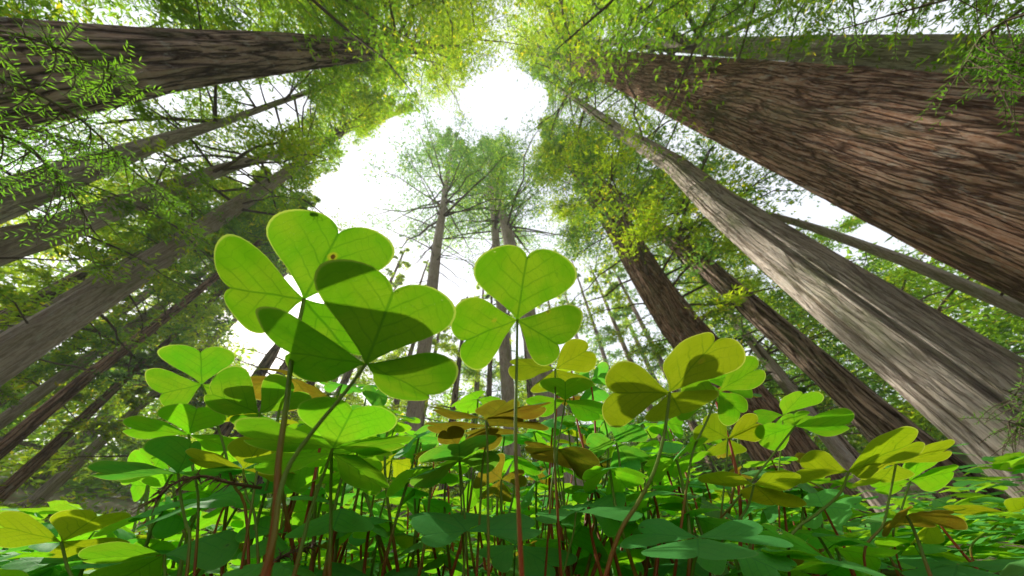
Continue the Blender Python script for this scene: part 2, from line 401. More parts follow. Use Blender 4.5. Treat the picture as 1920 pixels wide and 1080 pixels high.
def crown_arrays(axis, radius, z0, z1, rmax, nb, ls, twigs=18, leaves=9, droop=0.25, seed=0, cull=True, shape=0.75, dead=0, az=None, sprigs=0):
    rng = np.random.default_rng(seed)
    LV, LF, LT = [], [], []      # limb tubes
    QP, QT = [], []
    leaves = int(leaves * 2.5); ls = ls * 0.5
    zz = np.concatenate([z0 + (z1 - z0) * rng.random(nb) ** 1.15, rng.uniform(2.5, max(z0, 3.0), sprigs)]); nb += sprigs
    Vn = 0
    for i in range(nb + dead):
        is_dead = i >= nb
        z = zz[i] if not is_dead else z0 - rng.uniform(0, 0.35) * (z1 - z0)
        if z < 1.0: continue
        fz = max(0.0, (z - z0) / (z1 - z0))
        L = rmax * (max(0.06, (1 - fz)) ** shape) * rng.uniform(0.55, 1.1) * (0.6 if is_dead else 1)
        if nb - sprigs <= i < nb: L = rng.uniform(0.5, 1.7)
        a = rng.uniform(0, 2 * math.pi) if az is None else rng.uniform(*az)
        p0 = axis(np.array([z]))[0]; r0 = float(radius(z))
        dirv = np.array([math.cos(a), math.sin(a), 0])
        s = np.linspace(0, 1, 7)
        up = rng.uniform(0.0, 0.35)
        wob = rng.normal(0, 0.03 * L, (7, 3)) * s[:, None]
        line = p0 + dirv * (r0 * 0.7 + s[:, None] * L) + np.array([0, 0, 1.0]) * (s * L * up - droop * L * s ** 2)[:, None] + wob
        if cull and (in_hole(line[[3, 5, 6]]).any()): continue
        if sun_gap(line, 1.7).any(): continue
        v, f, _ = tube_arrays(line, np.linspace(max(0.012, L * 0.014), 0.004 + 0.001 * L, 7), 4)
        LV.append(v); LF.append(f + Vn); Vn += len(v)
        nt = int(twigs * min(1, 0.5 + 0.5 * L / rmax)) if not is_dead else 0
        if nb - sprigs <= i < nb: nt = int(nt * 0.4)
        if nt == 0: continue
        ts = rng.uniform(0.12, 1.0, nt) ** 0.8
        base = np.stack([np.interp(ts, s, line[:, c]) for c in range(3)], 1)
        side = np.where(rng.random(nt) < 0.5, 1, -1)
        ang = a + side * rng.uniform(0.5, 1.25, nt)
        tl = (0.38 * L * (1.05 - ts) + 0.12 * L) * rng.uniform(0.5, 1.2, nt)
        td = np.stack([np.cos(ang), np.sin(ang), rng.uniform(-0.55, 0.25, nt)], 1)
        for c in range(leaves):
            fr = (c + rng.random(nt)) / leaves
            P = base + td * (tl * fr)[:, None] + rng.normal(0, 0.05 * L + 0.02, (nt, 3)) * np.array([1, 1, 0.7])
            P[:, 2] -= 0.18 * tl * fr ** 2
            QP.append(P); QT.append(td)
    V = np.vstack(LV) if LV else np.zeros((0, 3)); Fq = np.vstack(LF) if LF else np.zeros((0, 4), int)
    nl = len(Fq)
    tone = np.zeros(nl)
    if QP:
        P = np.vstack(QP); T = np.vstack(QT)
        keep = ~sun_gap(P, 1.9)
        if cull: keep &= ~(in_hole(P) & (rng.random(len(P)) < 0.85))
        P, T = P[keep], T[keep]; n = len(P)
        clump = rng.random(n)
        # every spray: two narrow leaf blades in a loose V
        for sgn in (-1, 1, 0):
            d = T + rng.normal(0, 0.45, (n, 3)); d /= np.linalg.norm(d, axis=1)[:, None]
            nrm = np.stack([rng.normal(0, 0.5, n), rng.normal(0, 0.5, n), np.ones(n)], 1)
            sd = np.cross(d, nrm); sd /= np.linalg.norm(sd, axis=1)[:, None] + 1e-9
            d = d + sgn * 0.55 * sd; d /= np.linalg.norm(d, axis=1)[:, None]
            sd = np.cross(d, nrm); sd /= np.linalg.norm(sd, axis=1)[:, None] + 1e-9
            ln = ls * rng.uniform(0.5, 1.25, n)[:, None]; wd = ln * rng.uniform(0.09, 0.16, n)[:, None]
            q = np.stack([P, P + d * ln * 0.55 + sd * wd, P + d * ln, P + d * ln * 0.45 - sd * wd], 1).reshape(-1, 3)
            b0 = len(V)
            V = np.vstack([V, q]); Fq = np.vstack([Fq, b0 + np.arange(n * 4).reshape(-1, 4)])
            tone = np.concatenate([tone, np.clip(clump * 0.8 + rng.normal(0.1, 0.12, n), 0, 1)])
    mi = np.ones(len(Fq), int); mi[:nl] = 0
    return V, Fq, mi, tone

N_TREE = [0]
def tree(name, label, cat, pts, D, bark, fol=None, crown=None, ztop=None, group=None, **kw):
    N_TREE[0] += 1; seed = N_TREE[0] * 13
    V, Fq, base, axis, radius, zt = trunk_geometry(pts, D, ztop, seed=seed, **kw)
    b3 = np.array([base[0], base[1], 0.0])
    t = thing(name, label, cat, b3, group)
    link("trunk", mesh_from("trunk", V - b3, Fq, [bark]), t)
    print(f"TREE {label[:38]:38s} D={D} rbase={float(radius(0)):.2f} r1={float(radius(2)):.2f} ztop={zt:.1f} base={base.round(1)}")
    if crown:
        c = dict(crown); z0 = c.pop('z0'); z1 = c.pop('z1', zt)
        A = crown_arrays(axis, radius, z0, z1, seed=seed + 5, **c)
        link("crown", mesh_from("crown", A[0] - b3, A[1], [M_TWIG, fol or M_FOL], A[2], tone=A[3], smooth=False), t)
    return t

tree("redwood_tree", "largest reddish furrowed redwood trunk sweeping in from the right edge", "tree",
     [(1900, 345, 378), (1500, 229, 212), (1150, 128, 66), (1050, 112, 40)], 5.0, M_RED, M_FOL_GOLD,
     dict(z0=17, z1=55, rmax=6.5, nb=75, ls=0.30, twigs=20, leaves=9), 58, seg=160, nz=260, rough=0.03, flare=0.05)
tree("redwood_tree", "pale redwood trunk half hidden above the largest trunk at top right", "tree",
     [(1880, 108, 80), (1500, 92, 56), (1300, 86, 40)], 7.5, M_GREY, M_FOL,
     dict(z0=12, z1=40, rmax=6.5, nb=60, ls=0.26), 42)
tree("redwood_tree", "pale grey leaning trunk with a long dark crack on the right", "tree",
     [(1795, 710, 182), (1529, 520, 116), (1350, 387, 66), (1267, 311, 42), (1155, 242, 24)], 5.5, M_GREY, M_FOL_COOL,
     dict(z0=17, z1=40, rmax=5.0, nb=70, ls=0.24, droop=0.1, dead=6), 40, seg=220, nz=240, rough=0.022,
     grooves=((0.25, 0.055, 0.2), (-0.7, 0.05, 0.13), (1.1, 0.05, 0.12)))
tree("slender_tree", "thin bare brown trunk between the grey trunk and the largest redwood", "tree",
     [(1900, 575, 29), (1700, 490, 23), (1520, 425, 17), (1410, 393, 11)], 9.0, M_THIN, M_FOL_COOL,
     dict(sprigs=6, z0=17, z1=28, rmax=3.5, nb=40, ls=0.2), 28, rough=0.04)
tree("redwood_tree", "thick dark red trunk rising behind the olive clover", "tree",
     [(1410, 770, 98), (1272, 610, 82), (1225, 540, 70), (1145, 405, 44)], 8.0, M_RED, M_FOL_GOLD,
     dict(sprigs=8, z0=5.5, z1=34, rmax=4.2, nb=125, ls=0.26, twigs=22), 36, seg=90, nz=160, rough=0.05, grooves=((0.1, 0.12, 0.15),))
tree("redwood_tree", "brown grey trunk between the dark red trunk and the cracked grey trunk", "tree",
     [(1800, 915, 84), (1620, 760, 64), (1470, 630, 50), (1300, 480, 36), (1185, 390, 24)], 7.5, M_DARK, M_FOL_COOL,
     dict(sprigs=12, z0=7, z1=28, rmax=4.0, nb=85, ls=0.24), 30, seg=90, nz=180, rough=0.05, grooves=((0.75, 0.12, 0.2),))
tree("slender_tree", "thin mossy trunk close behind the dark red trunk at right", "tree",
     [(1480, 730, 22), (1437, 675, 20), (1340, 555, 14)], 12.0, M_THIN, M_FOL_COOL,
     dict(sprigs=12, z0=4, z1=22, rmax=3.5, nb=70, ls=0.26), 24)
tree("fir_tree", "slim conifer with bare lower branches, left of the middle pair", "tree",
     [(808, 560, 22), (818, 470, 18), (830, 395, 14)], 9.5, M_THIN, M_FOL_COOL,
     dict(z0=16, z1=35, rmax=6.0, nb=70, ls=0.36, twigs=20, leaves=5, droop=0.15, dead=18, cull=False), 36)
tree("fir_tree", "dark slim conifer, left one of the middle pair", "tree",
     [(932, 480, 15), (925, 395, 12)], 11.0, M_THIN, M_FOL,
     dict(z0=18, z1=43, rmax=7.0, nb=80, ls=0.38, twigs=22, leaves=5, droop=0.1, dead=12, cull=False), 44)
tree("fir_tree", "slim conifer with pinkish trunk, right one of the middle pair", "tree",
     [(957, 460, 22), (940, 392, 16)], 10.0, M_THIN, M_FOL_COOL,
     dict(z0=17, z1=40, rmax=6.5, nb=80, ls=0.37, twigs=20, leaves=5, droop=0.05, dead=12, cull=False), 41)
tree("redwood_tree", "large dark trunk crossing the top left corner", "tree",
     [(20, 135, 200), (300, 113, 117), (640, 95, 52), (720, 93, 36)], 4.5, M_DARK, M_FOL_GOLD,
     dict(z0=13, z1=32, rmax=6.0, nb=105, ls=0.23, twigs=26, leaves=9), 34, seg=130, nz=220, rough=0.04, flare=0.2)
tree("redwood_tree", "straight mid brown trunk pointing at the tallest clover from the left", "tree",
     [(45, 645, 76), (259, 509, 52), (370, 435, 40), (537, 324, 22), (648, 244, 9)], 7.5, M_THIN, M_FOL,
     dict(sprigs=15, z0=6, z1=21, rmax=3.2, nb=76, ls=0.2, twigs=16, leaves=7), 22, seg=70, nz=140)
tree("redwood_tree", "brown mossy trunk above the straight mid brown trunk at left", "tree",
     [(11, 457, 70), (93, 435, 60), (222, 387, 42), (426, 314, 22), (518, 289, 14)], 7.0, M_THIN, M_FOL_GOLD,
     dict(sprigs=15, z0=6, z1=22, rmax=3.2, nb=80, ls=0.22), 22, seg=70, nz=140)
tree("redwood_tree", "thick purplish trunk at the left edge below the corner trunk", "tree",
     [(20, 368, 76), (110, 333, 62), (300, 265, 28), (426, 226, 14)], 6.5, M_GREY, M_FOL,
     dict(sprigs=12, z0=6, z1=24, rmax=3.2, nb=80, ls=0.22), 24, seg=70, nz=140)
tree("slender_tree", "thin dark straight trunk left of the leafy trio of small clovers", "tree",
     [(2, 842, 30), (155, 713, 24), (267, 629, 20), (400, 523, 13)], 9.0, M_RED, M_FOL_COOL,
     dict(sprigs=13, z0=6, z1=10.5, rmax=2.2, nb=44, ls=0.2, cull=False), 10, rough=0.04)
tree("slender_tree", "thin pale trunk running just above the thin dark trunk at left", "tree",
     [(2, 790, 24), (180, 660, 20), (311, 567, 16), (390, 503, 12)], 12.0, M_THIN, M_FOL,
     dict(sprigs=12, z0=8, z1=13.5, rmax=2.4, nb=50, ls=0.26, cull=False), 13)
tree("slender_tree", "thinnest trunk running beside the straight mid brown trunk at left", "tree",
     [(30, 612, 16), (180, 520, 12), (326, 438, 8)], 11.0, M_THIN, M_FOL_GOLD,
     dict(sprigs=12, z0=7, z1=12.5, rmax=2.4, nb=50, ls=0.26, cull=False), 12)
tree("slender_tree", "low reddish trunk at lower left below the thin dark trunk", "tree",
     [(2, 927, 26), (89, 847, 22), (249, 695, 14), (290, 662, 12)], 12.0, M_RED, M_FOL_GOLD,
     dict(sprigs=7, z0=4, z1=13, rmax=3.2, nb=70, ls=0.3), 12.5)
tree("slender_tree", "grey trunk lowest at the left, fading into the undergrowth", "tree",
     [(67, 940, 28), (213, 807, 18)], 14.0, M_GREY, M_FOL_COOL,
     dict(z0=4, z1=14, rmax=3.6, nb=70, ls=0.32), 13.5)
tree("slender_tree", "dim broken trunk glimpsed behind the large left clover pair", "tree",
     [(425, 800, 26), (465, 735, 24), (508, 668, 20)], 13.0, M_DARK, ztop=1.0)  # top cut short and crownless so sunlight reaches the clovers

# trees whose trunks stand outside the frame but whose limbs reach over the clover patch
def ground_h(R):
    return np.clip(R - 11, 0, None) * 0.20

def plain_tree(name, label, x, y, r, zt, bark, fol, crown, group=None, taper=0.7):
    N_TREE[0] += 1; seed = N_TREE[0] * 13; rng = np.random.default_rng(seed)
    z = np.linspace(-0.3, zt, 36)
    wob = np.cumsum(rng.normal(0, 0.012 * zt / 36, (36, 2)), 0)
    pts = np.stack([x + wob[:, 0], y + wob[:, 1], z], 1)
    rad = r * (1 - taper * np.linspace(0, 1, 36)) * (1 + 0.3 * np.exp(-np.maximum(z, 0)))
    V, Fq, _ = tube_arrays(pts, rad, 20)
    b3 = np.array([x, y, 0.0]); t = thing(name, label, "tree", b3, group)
    link("trunk", mesh_from("trunk", V - b3, Fq, [bark]), t)
    axis = lambda zz: np.stack([np.interp(zz, z, pts[:, 0]), np.interp(zz, z, pts[:, 1]), zz], -1)
    radius = lambda zz: np.interp(zz, z, rad)
    c = dict(crown); z0 = c.pop('z0'); z1 = c.pop('z1', zt)
    A = crown_arrays(axis, radius, z0, z1, seed=seed + 5, **c)
    link("crown", mesh_from("crown", A[0] - b3, A[1], [M_TWIG, fol], A[2], tone=A[3], smooth=False), t)
    return t

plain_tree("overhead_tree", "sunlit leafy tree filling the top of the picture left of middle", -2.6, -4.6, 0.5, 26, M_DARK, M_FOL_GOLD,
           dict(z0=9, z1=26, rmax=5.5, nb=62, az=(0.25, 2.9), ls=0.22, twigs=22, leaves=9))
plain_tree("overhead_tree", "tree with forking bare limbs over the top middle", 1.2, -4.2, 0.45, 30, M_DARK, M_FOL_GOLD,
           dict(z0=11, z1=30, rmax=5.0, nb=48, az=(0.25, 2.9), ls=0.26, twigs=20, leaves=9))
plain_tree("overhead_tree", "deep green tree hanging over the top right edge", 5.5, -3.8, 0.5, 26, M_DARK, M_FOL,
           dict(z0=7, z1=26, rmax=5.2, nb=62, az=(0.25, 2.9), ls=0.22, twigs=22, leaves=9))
plain_tree("overhead_tree", "deep green tree hanging over the top left edge", -6.0, -2.6, 0.5, 24, M_DARK, M_FOL,
           dict(z0=7, z1=24, rmax=5.0, nb=39, az=(0.25, 2.9), ls=0.22, twigs=22, leaves=9))

plain_tree("overhead_tree", "bushy tree along the top edge above the large left trunk", -7.2, -2.4, 0.3, 18, M_DARK, M_FOL,
           dict(z0=3, z1=18, rmax=3.4, nb=90, ls=0.2, twigs=20, leaves=9))
plain_tree("overhead_tree", "bushy tree along the top edge above the largest right trunk", 7.4, -2.0, 0.3, 20, M_DARK, M_FOL,
           dict(z0=3, z1=20, rmax=3.6, nb=110, ls=0.2, twigs=22, leaves=9))

# the forest behind: individuals around the sides, each with its own trunk and crown
kinds = [("tall dark evergreen in the forest behind the trunks", M_FOL_COOL, M_DARK),
         ("light green evergreen in the forest behind the trunks", M_FOL, M_THIN),
         ("yellowish sunlit evergreen in the forest behind the trunks", M_FOL_GOLD, M_DARK)]
rngb = np.random.default_rng(5)
for i in range(36):
    az = math.radians(-80 + 160 * (i + 0.5) / 36 + rngb.uniform(-2, 2)); D = rngb.uniform(12, 32)
    if abs(az - SUN_AZ) < 0.10: az += 0.16
    kd = kinds[int(rngb.integers(0, 3))]
    h = D * rngb.uniform(0.8, 1.2)
    for _ in range(12):
        q = proj([[D * math.sin(az), D * math.cos(az), h + ground_h(D)]])[0]
        if q[1] < 420 and 380 < q[0] < 1150: h *= 0.93
    if abs(az - SUN_AZ) < 0.5: kd = kinds[2]  # trees towards the sun take the lighter leaf colour as painted backlight
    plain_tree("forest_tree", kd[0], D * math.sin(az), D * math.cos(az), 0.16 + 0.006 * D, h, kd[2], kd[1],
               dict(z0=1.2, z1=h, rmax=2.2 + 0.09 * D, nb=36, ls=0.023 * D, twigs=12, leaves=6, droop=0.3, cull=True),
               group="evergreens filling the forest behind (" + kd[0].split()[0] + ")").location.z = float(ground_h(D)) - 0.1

# ------------------------------------------------------------------ ground
def ground():
    n = 120
    g = np.concatenate([-np.geomspace(90, 0.05, n // 2), np.geomspace(0.05, 90, n // 2)])
    X, Y = np.meshgrid(g, g, indexing='ij')
    R = np.hypot(X, Y)
    Z = 0.012 * np.sin(X * 9 + 1) * np.cos(Y * 7) * np.exp(-R / 3) + 0.15 * np.sin(X * 0.4) * np.cos(Y * 0.33) * np.clip(R / 8 - 0.3, 0, 1)
    Z += ground_h(R) - 0.004
    V = np.stack([X, Y, Z], -1).reshape(-1, 3)
    m = len(g); i = np.arange(m - 1)[:, None] * m; j = np.arange(m - 1)[None]
    Fq = np.stack([i + j, i + m + j, i + m + j + 1, i + j + 1], -1).reshape(-1, 4)
    tag(link("ground", mesh_from("ground", V, Fq, [M_GROUND])), kind="structure")
ground()

# ------------------------------------------------------------------ clovers
HALF = np.array([(0, .012), (.10, .10), (.2, .21), (.37, .42), (.55, .66), (.76, .85), (.95, .88), (1.08, .79), (1.17, .60), (1.20, .37), (1.155, .17), (1.07, .045), (1, 0)])
NU, NV = 26, 6
HO = smooth_line(np.column_stack([HALF, np.zeros(len(HALF))]), NU)[:, :2]
def half_grid():
    k = np.arange(NU) / (NU - 1)
    anchor = np.stack([k ** 1.05, np.zeros(NU)], 1)
    f = np.linspace(0, 1, NV); f = np.concatenate([f[:-1], [0.97, 1.0]])
    G = anchor[:, None] * (1 - f[None, :, None]) + HO[:, None] * f[None, :, None]
    return G, f
GRID, GF = half_grid()
NVV = len(GF)
def leaflet_mesh(eu, ea, eb, N, rng, curve=1.0):
    """heart-shaped leaflet: eu = base to notch, ea / eb = sideways vectors of its two halves."""
    R = np.linalg.norm(eu); Vs, Fs, UV, RIM = [], [], [], []
    ph = rng.uniform(0, 6.28); fold = rng.uniform(0.02, 0.14) * curve; cup = rng.uniform(-0.02, 0.10) * curve
    N = N / np.linalg.norm(N)
    for side, ev in ((1, ea), (-1, eb)):
        u = GRID[..., 0]; v = GRID[..., 1]
        h = R * (fold * 0.6 * v - 0.16 * curve * v ** 2 - cup * u ** 2 + 0.022 * curve * np.sin(6 * u + 4 * side * v + ph) * v + 0.012 * curve * np.sin(11 * u - 7 * v * side + ph))
        P = u[..., None] * eu + v[..., None] * ev + h[..., None] * N
        b0 = sum(len(x) for x in Vs); m = NVV
        Vs.append(P.reshape(-1, 3)); UV.append(np.stack([u, side * v], -1).reshape(-1, 2))
        RIM.append(np.stack([np.broadcast_to(GF[None], u.shape), u], -1).reshape(-1, 2))
        i = np.arange(NU - 1)[:, None] * m; j = np.arange(m - 1)[None]
        q = np.stack([i + j, i + m + j, i + m + j + 1, i + j + 1], -1).reshape(-1, 4) + b0
        if np.dot(np.cross(eu, ev), N) < 0: q = q[:, ::-1]
        Fs.append(q)
    return mesh_from("leaflet", np.vstack(Vs), np.vstack(Fs), [M_LEAF], uvs={"leaf": np.vstack(UV), "rim": np.vstack(RIM)})

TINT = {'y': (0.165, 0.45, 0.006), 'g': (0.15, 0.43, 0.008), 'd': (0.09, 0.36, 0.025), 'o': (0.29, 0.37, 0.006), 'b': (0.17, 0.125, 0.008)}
UPV = np.array([0, 0, 1.0])
k_ = np.arange(3000) + 0.5
SPH = np.stack([np.cos(k_ * 2.39996) * np.sqrt(1 - (1 - k_ / 3000) ** 2), np.sin(k_ * 2.39996) * np.sqrt(1 - (1 - k_ / 3000) ** 2), 1 - k_ / 3000], 1)

def fit_clover(c, leafs, side=0):
    rc = ray(*c); res = []
    for lf in leafs:
        if lf is None: res.append(None); continue
        n, a, b = [ray(*p) for p in lf]
        cn = SPH @ rc
        tn, ta, tb = [cn / (SPH @ r) for r in (n, a, b)]
        eu = tn[:, None] * n - rc; A = ta[:, None] * a - rc; B = tb[:, None] * b - rc
        R = np.linalg.norm(eu, axis=1)
        p = np.cross(SPH, eu)
        e1 = (np.linalg.norm(A - .76 * eu - .87 * p, axis=1) ** 2 + np.linalg.norm(B - .76 * eu + .87 * p, axis=1) ** 2)
        e2 = (np.linalg.norm(A - .76 * eu + .87 * p, axis=1) ** 2 + np.linalg.norm(B - .76 * eu - .87 * p, axis=1) ** 2)
        shape = np.minimum(e1, e2) / R ** 2
        bad = (np.abs(cn) < 0.17) | (tn < .62) | (ta < .62) | (tb < .62) | (tn > 1.6) | (ta > 1.6) | (tb > 1.6)
        if side: bad |= (cn * side < 0)
        shape = np.where(bad, 99, np.minimum(shape, 20)) + 0.55 * (1 - SPH[:, 2])
        res.append((eu, A, B, R, shape))
    best = None
    for R0 in np.geomspace(0.04, 0.9, 60):
        tot, idx = 0, []
        for r in res:
            if r is None: idx.append(None); continue
            cost = r[4] + 4.0 * np.log(np.maximum(r[3], 1e-6) / R0) ** 2
            i = int(np.argmin(cost)); tot += cost[i]; idx.append(i)
        if best is None or tot < best[0]: best = (tot, R0, idx)
    out = []
    for r, i in zip(res, best[2]):
        if r is None: out.append(None); continue
        eu, A, B = r[0][i], r[1][i], r[2][i]
        out.append([eu, (A - .76 * eu) / .87, (B - .76 * eu) / .87, SPH[i]])
    known = [o for o in out if o]
    for k, o in enumerate(out):
        if o is None:
            Nn = sum(x[3] for x in known); Nn /= np.linalg.norm(Nn)
            d = -sum(x[0] / np.linalg.norm(x[0]) for x in known); d -= Nn * np.dot(d, Nn)
            if np.linalg.norm(d) < 0.05: d = np.cross(Nn, known[0][0])
            d *= best[1] / np.linalg.norm(d); s = np.cross(Nn, d)
            out[k] = [d, s, -s, Nn]
    return best[1], out, best[0]

def stem_part(root, pts, r, col, base3, seg=8):
    line = smooth_line(pts, 22)
    V, Fq, uv = tube_arrays(line, np.linspace(r * 1.15, r, 22), seg)
    uv[:, 1] = np.clip((V[:, 2]) / max(line[-1, 2], 1e-4), 0, 1)
    o = link("stem", mesh_from("stem", V - base3, Fq, [M_STEM], uvs={"leaf": uv}), root)
    o.color = (*col, 1); return o

HERO_FRAMES = {}; HERO_SPOTS = []
def hero(key, label, tint, c, leafs, stem, R=0.026, curve=0.6, green=(0.20, 0.30, 0.04), side=1):
    rng = np.random.default_rng(abs(hash_str(key)))
    ratio, L, cost = fit_clover(c, leafs, side)
    d = R / ratio
    C = at(c[0], c[1], d)
    pts = [C]
    for (sx, sy) in stem:
        r_ = ray(sx, sy); pts.append(CAM + r_ * (C[1] * (1.0) / max(r_[1], 0.15)))
    last, prev = pts[-1], pts[-2]
    if last[2] > 0.004:
        dv = (last - prev) / max(abs(prev[2] - last[2]), 1e-4)
        lat = np.clip(dv[:2], -0.8, 0.8)
        pts.append(np.array([last[0] + lat[0] * last[2], last[1] + lat[1] * last[2], -0.004]))
    base = np.array([pts[-1][0], pts[-1][1], 0.0])
    root = thing("clover", label, "clover", base)
    stem_part(root, pts[::-1], 0.00056 * (R / 0.026) , green, base)
    HERO_SPOTS.append((c, 1.05 * max(math.hypot(p[0] - c[0], p[1] - c[1]) for lf in leafs if lf for p in lf), d))
    HERO_FRAMES[key] = (C, [[x * d for x in l[:3]] + [l[3]] for l in L], d)
    print(f"HERO {key:3s} ratio={ratio:.3f} d={d:.3f} z={C[2]:.3f} cost={cost:.2f} N={[tuple(l[3].round(1)) for l in L]}")
    base_t = np.array(TINT[tint]) * (0.74 if key in 'ABC' else 0.92 if key in ('D', 'E', 'F', 'R', 'K', 'Q') else 1.25)  # leaf colour lowered for sunlit clovers, raised for shaded ones, to even the light
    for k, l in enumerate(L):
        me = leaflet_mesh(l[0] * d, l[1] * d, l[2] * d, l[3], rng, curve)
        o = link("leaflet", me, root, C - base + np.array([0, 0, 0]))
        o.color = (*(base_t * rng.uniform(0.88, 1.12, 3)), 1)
    return root

def hash_str(s):
    h = 7
    for ch in s: h = (h * 131 + ord(ch)) % 1000003
    return h

H = hero
H('A', "large bright clover in front, overlapping the other tall left clover", 'y', (686, 683),
  [((739, 546), (594, 530), (843, 610)), ((549, 660), (536, 573), (612, 712)), ((802, 735), (830, 652), (712, 722))],
  [(640, 745), (600, 792), (545, 868), (524, 930), (515, 1000), (495, 1075)], R=0.027)
H('B', "tall clover at upper left, partly behind the large front clover", 'y', (570, 561),
  [((635, 438), (502, 435), (728, 500)), ((432, 541), (466, 443), (502, 622)), None],
  [(548, 670), (537, 760), (523, 860), (518, 950), (506, 1040)], R=0.034)
H('C', "tall upright clover in the middle on a straight green stem", 'y', (970, 600),
  [((987, 481), (887, 520), (1072, 535)), ((872, 634), (886, 548), (915, 677)), ((1045, 645), (1072, 566), (998, 672))],
  [(969, 680), (967, 760), (967, 850), (972, 950)], R=0.026)
H('D', "large olive yellow clover right of middle on a curved stem", 'o', (1256, 736),
  [((1337, 642), (1237, 668), (1368, 692)), ((1152, 735), (1185, 671), (1165, 793)), ((1277, 774), (1342, 726), (1205, 777))],
  [(1246, 810), (1228, 880), (1195, 945), (1150, 1030)], R=0.027)
H('E', "small clover standing highest at far left, with a nibbled edge", 'g', (378, 721),
  [((378, 661), (303, 668), (444, 674)), ((306, 737), (297, 687), (347, 763)), None],
  [(390, 747), (405, 790), (420, 838), (436, 905), (462, 965)], R=0.026)
H('F', "bright green clover just right of the nibbled one, before the tall stem", 'g', (486, 776),
  [((402, 738), (468, 692), (425, 776)), ((549, 736), (494, 708), (570, 763)), ((468, 801), (437, 777), (525, 791))],
  [(484, 860), (470, 960)], R=0.024)
H('G', "yellow green clover directly under the nibbled one at left", 'y', (354, 815),
  [((371, 765), (300, 775), (425, 790)), ((255, 800), (290, 776), (282, 817)), ((430, 835), (430, 813), (385, 836))],
  [(360, 870), (372, 960)], R=0.024)
H('H', "dark green clover jutting out lowest on the left, brown spot on top leaflet", 'd', (334, 888),
  [((359, 832), (273, 838), (373, 862)), ((198, 885), (240, 857), (242, 893)), ((430, 890), (430, 870), (395, 896))],
  [(340, 940), (349, 985), (355, 1025)], R=0.025)
H('I', "olive green clover between the dark jutting clover and the tall stems", 'o', (456, 880),
  [((492, 829), (425, 838), (519, 850)), ((366, 862), (395, 842), (402, 876)), ((540, 890), (520, 872), (510, 898))],
  [(462, 930), (480, 985)], R=0.023)
H('J', "broad green clover low between the two tall left stems", 'g', (624, 841),
  [((662, 766), (558, 769), (737, 800)), ((482, 818), (520, 780), (540, 841)), ((748, 832), (720, 812), (690, 848))],
  [(610, 880), (582, 960), (563, 1035)], R=0.026)
H('JJ', "flat green clover layer right beneath the broad low clover", 'g', (622, 850),
  [((492, 868), (520, 844), (550, 880)), ((716, 905), (695, 850), (645, 885)), None],
  [(620, 930), (620, 1000)], R=0.029)
H('K', "olive clover peeking out behind the middle clover's right side", 'o', (1041, 692),
  [((1097, 656), (1055, 640), (1098, 694)), ((966, 682), (1000, 669), (985, 711)), None],
  [(1041, 760), (1040, 850), (1045, 950)], R=0.027)
H('L', "green clover right of the middle stem with raised foreshortened leaflets", 'g', (1060, 751),
  [((1060, 716), (1012, 722), (1112, 722)), ((1000, 760), (1010, 738), (1030, 777)), ((1122, 775), (1118, 746), (1080, 780))],
  [(1047, 830), (1036, 900), (1030, 970)], R=0.024)
H('M', "brown clover seen edge on, upper one left of the middle stem", 'b', (912, 787),
  [((823, 769), (852, 763), (855, 780)), ((948, 754), (888, 766), (964, 764)), ((1008, 758), (990, 750), (980, 780))],
  [(914, 840), (915, 930)], R=0.023)
H('N', "brown clover lying flat just below the upper edge on brown clover", 'b', (918, 800),
  [((817, 796), (850, 785), (850, 807)), ((930, 812), (870, 808), (975, 806)), None],
  [(905, 870), (900, 960)], R=0.025)
H('O', "small reddish brown clover lowest of the brown ones in the middle", 'b', (858, 838),
  [((838, 809), (826, 829), (872, 806)), ((928, 815), (890, 806), (915, 842)), ((785, 848), (815, 834), (820, 857))],
  [(861, 870), (865, 945)], R=0.021)
H('P', "dark brownish clover in shade right of the middle stem", 'b', (1045, 842),
  [((1113, 868), (1090, 832), (1085, 890)), ((993, 836), (1005, 826), (1005, 850)), None],
  [(1046, 880), (1055, 930), (1060, 990)], R=0.024)
H('Q', "yellow olive clover under the right side of the large olive clover", 'o', (1365, 822),
  [((1318, 795), (1360, 778), (1312, 830)), ((1415, 793), (1386, 780), (1416, 826)), ((1360, 848), (1322, 843), (1398, 838))],
  [(1362, 870), (1356, 930), (1350, 990)], R=0.023)
H('R', "bright green clover peeking out right behind the large olive clover", 'y', (1347, 735),
  [((1412, 692), (1372, 674), (1407, 725)), ((1384, 770), (1386, 738), (1345, 785)), None],
  [(1325, 790), (1300, 845), (1285, 930)], R=0.026)
H('S', "green clover on a long slanting stem below the trunks at right", 'g', (1491, 799),
  [((1580, 796), (1558, 762), (1540, 814)), ((1425, 820), (1432, 790), (1470, 837)), ((1487, 776), (1462, 786), (1515, 774))],
  [(1455, 845), (1420, 890), (1375, 945), (1340, 1000)], R=0.025)
H('T', "small upright clover right above the one on the slanting stem", 'g', (1468, 778),
  [((1504, 740), (1457, 752), (1533, 753)), ((1420, 776), (1437, 766), (1437, 794)), None],
  [(1466, 830), (1460, 900)], R=0.025)
H('U', "yellow olive clover at right with a rusty leaflet tip", 'o', (1591, 885),
  [((1508, 876), (1540, 838), (1505, 900)), ((1697, 828), (1637, 805), (1673, 857)), ((1643, 876), (1630, 866), (1613, 897))],
  [(1575, 925), (1530, 965), (1495, 990), (1478, 1035)], R=0.025)
H('V', "dark olive clover behind the rusty tipped one at right", 'o', (1680, 870),
  [((1765, 845), (1745, 824), (1740, 863)), ((1640, 862), (1690, 840), (1640, 880)), None],
  [(1668, 930), (1655, 985), (1620, 1040)], R=0.025)
